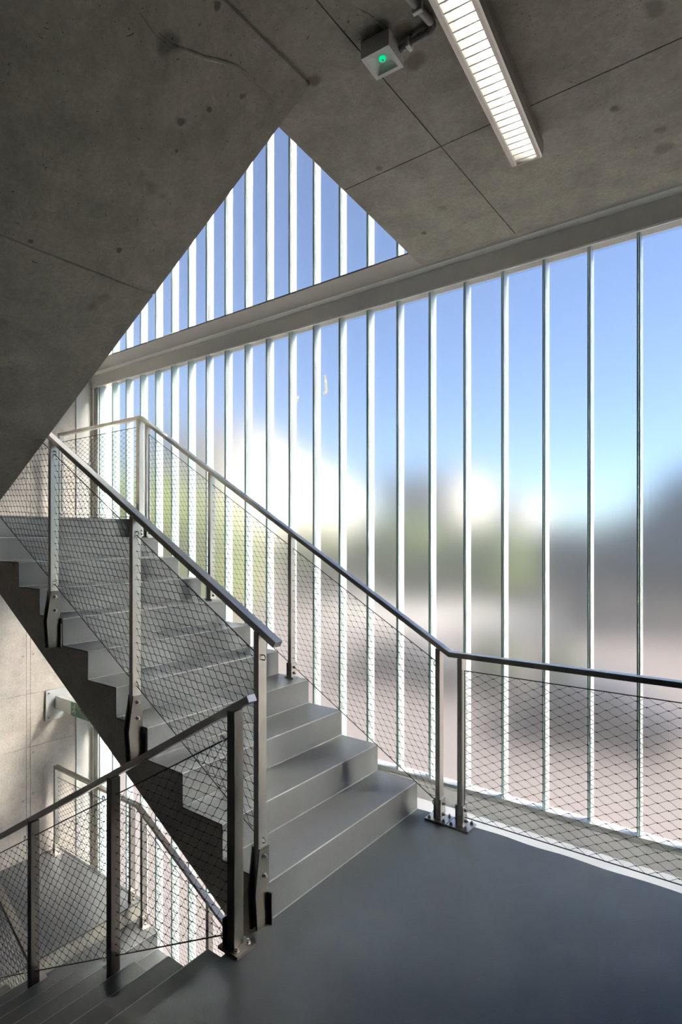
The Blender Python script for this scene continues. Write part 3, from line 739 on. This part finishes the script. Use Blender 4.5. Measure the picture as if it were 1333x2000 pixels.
def car(x, y, m, label):
    t = thing('car', label, 'car', (x, y, GZ))
    MB().prism([(x - 2.1, GZ + .35), (x + 2.1, GZ + .35), (x + 2.15, GZ + .8), (x + 1.2, GZ + .95), (x + .7, GZ + 1.45), (x - .9, GZ + 1.45), (x - 1.6, GZ + .95), (x - 2.1, GZ + .85)], 'y', y - .85, y + .85).build('body', M[m], t, bevel=.06)
    MB().prism([(x + 1.1, GZ + .97), (x + .65, GZ + 1.38), (x - .85, GZ + 1.38), (x - 1.45, GZ + .97)], 'y', y - .87, y + .87).build('windows', M['darkglass'], t)
    for dx in (-1.3, 1.3):
        for dy in (-.8, .8): MB().tube([(x + dx, y + dy - .1, GZ + .32), (x + dx, y + dy + .1, GZ + .32)], .32, 14).build('wheel', M['rubber'], t)
def slab_house(name_label, x0, x1, y0, y1, h0, h1):
    """long house whose eaves fall from h0 at the near end to h1 at the far end"""
    t = thing('house', name_label, 'house', ((x0 + x1) / 2, (y0 + y1) / 2, GZ))
    MB().prism([(y0, GZ), (y1, GZ), (y1, GZ + h1), (y0, GZ + h0)], 'x', x0, x1).build('walls', M['render'], t)
    MB().prism([(y0 - .4, GZ + h0), (y1 + .4, GZ + h1), (y1 + .4, GZ + h1 + .5), (y0 - .4, GZ + h0 + .5)], 'x', x0 - .5, x1 + .5).build('roof', M['roof'], t)
    n = 9
    for i in range(n):
        for z in (2.0, 6.0):
            yy = y0 + (y1 - y0) * (i + .5) / n; MB().box(x1, x1 + .05, yy - .7, yy + .7, GZ + z, GZ + z + 1.8).build('window', M['darkglass'], t)
slab_house('big cream house, a white blur with sloping top behind the left glass', -62, -46, 50, 74, 17.2, 11.5)
slab_house('small cream house, a pale blur right of the big one behind the glass', -50, -37, 86, 98, 14.6, 14.0)
slab_house('low cream house, faint pale blur furthest right behind the glass', -36.8, -32.5, 100, 114, 11.6, 11.2)
for x, y, h, r, m, lab in (
        (-36, 47, 6.6, 4.2, 'leaf', 'olive tree blur under the left half of the big cream house'),
        (-30, 50, 6.9, 4.2, 'leaf', 'olive tree blur in front of the middle of the big cream house'),
        (-25.5, 47, 7.0, 3.6, 'leaf', 'olive tree blur behind the second lowest handrail post'),
        (-21.5, 49, 6.4, 3.4, 'leaf', 'olive tree blur under the small cream house'),
        (-17.6, 47, 6.2, 3.2, 'leaf', 'brightest olive tree blur, above the handrail knee'),
        (-32.5, 66, 12.0, 3.0, 'leaf_shade', 'tall dark tree blur between the two cream houses'),
        (-14.0, 53, 6.6, 3.6, 'leaf_shade', 'dark tree blur right of the olive trees'),
        (-10.0, 54, 6.9, 3.8, 'leaf_shade', 'dark tree blur in the middle of the right hand panes'),
        (-6.6, 50, 7.6, 3.4, 'leaf_shade', 'dark tree blur second from the right frame edge'),
        (-3.2, 42, 9.6, 3.4, 'leaf_shade', 'tallest dark tree blur at the right frame edge'),
        (2.0, 46, 9.0, 4.0, 'leaf_shade', 'dark tree blur beyond the right frame edge'),
        (-33, 26, 9.5, 3.6, 'leaf', 'tall green tree blur behind the leftmost glass channels'),
        (-28, 27, 8.0, 3.0, 'leaf', 'green tree blur beside the corner of the upper balustrade'),
        (-40, 27, 10.5, 3.8, 'leaf', 'tallest green tree blur at the far left of the glass')):
    tree(x, y, h, r, m, lab)
def shrub(x, y, h, r, lab):
    t = thing('shrub', lab, 'shrub', (x, y, GZ)); mb = MB(); h *= 1.3
    for i in range(5): blob(mb, (x + r * .5 * cos(i * 1.9), y + .4 * sin(i * 1.9), GZ + h * .48), (r * .6, .7, h * .5), i + x)
    mb.build('foliage', M['leaf3'], t)
shrub(-7.7, 20.6, 1.3, .85, 'dark green shrub blur low behind the netting, left of the other shrub')
shrub(-5.6, 20.8, 1.2, .8, 'dark green shrub blur low behind the netting, above the wide dark car')
car(-3.6, 17.5, 'carpaint', 'dark blue car, a wide dark blur low behind the right netting')
car(-10.9, 20.5, 'carpaint2', 'dark grey car, a dark blur behind the netting left of the handrail knee')
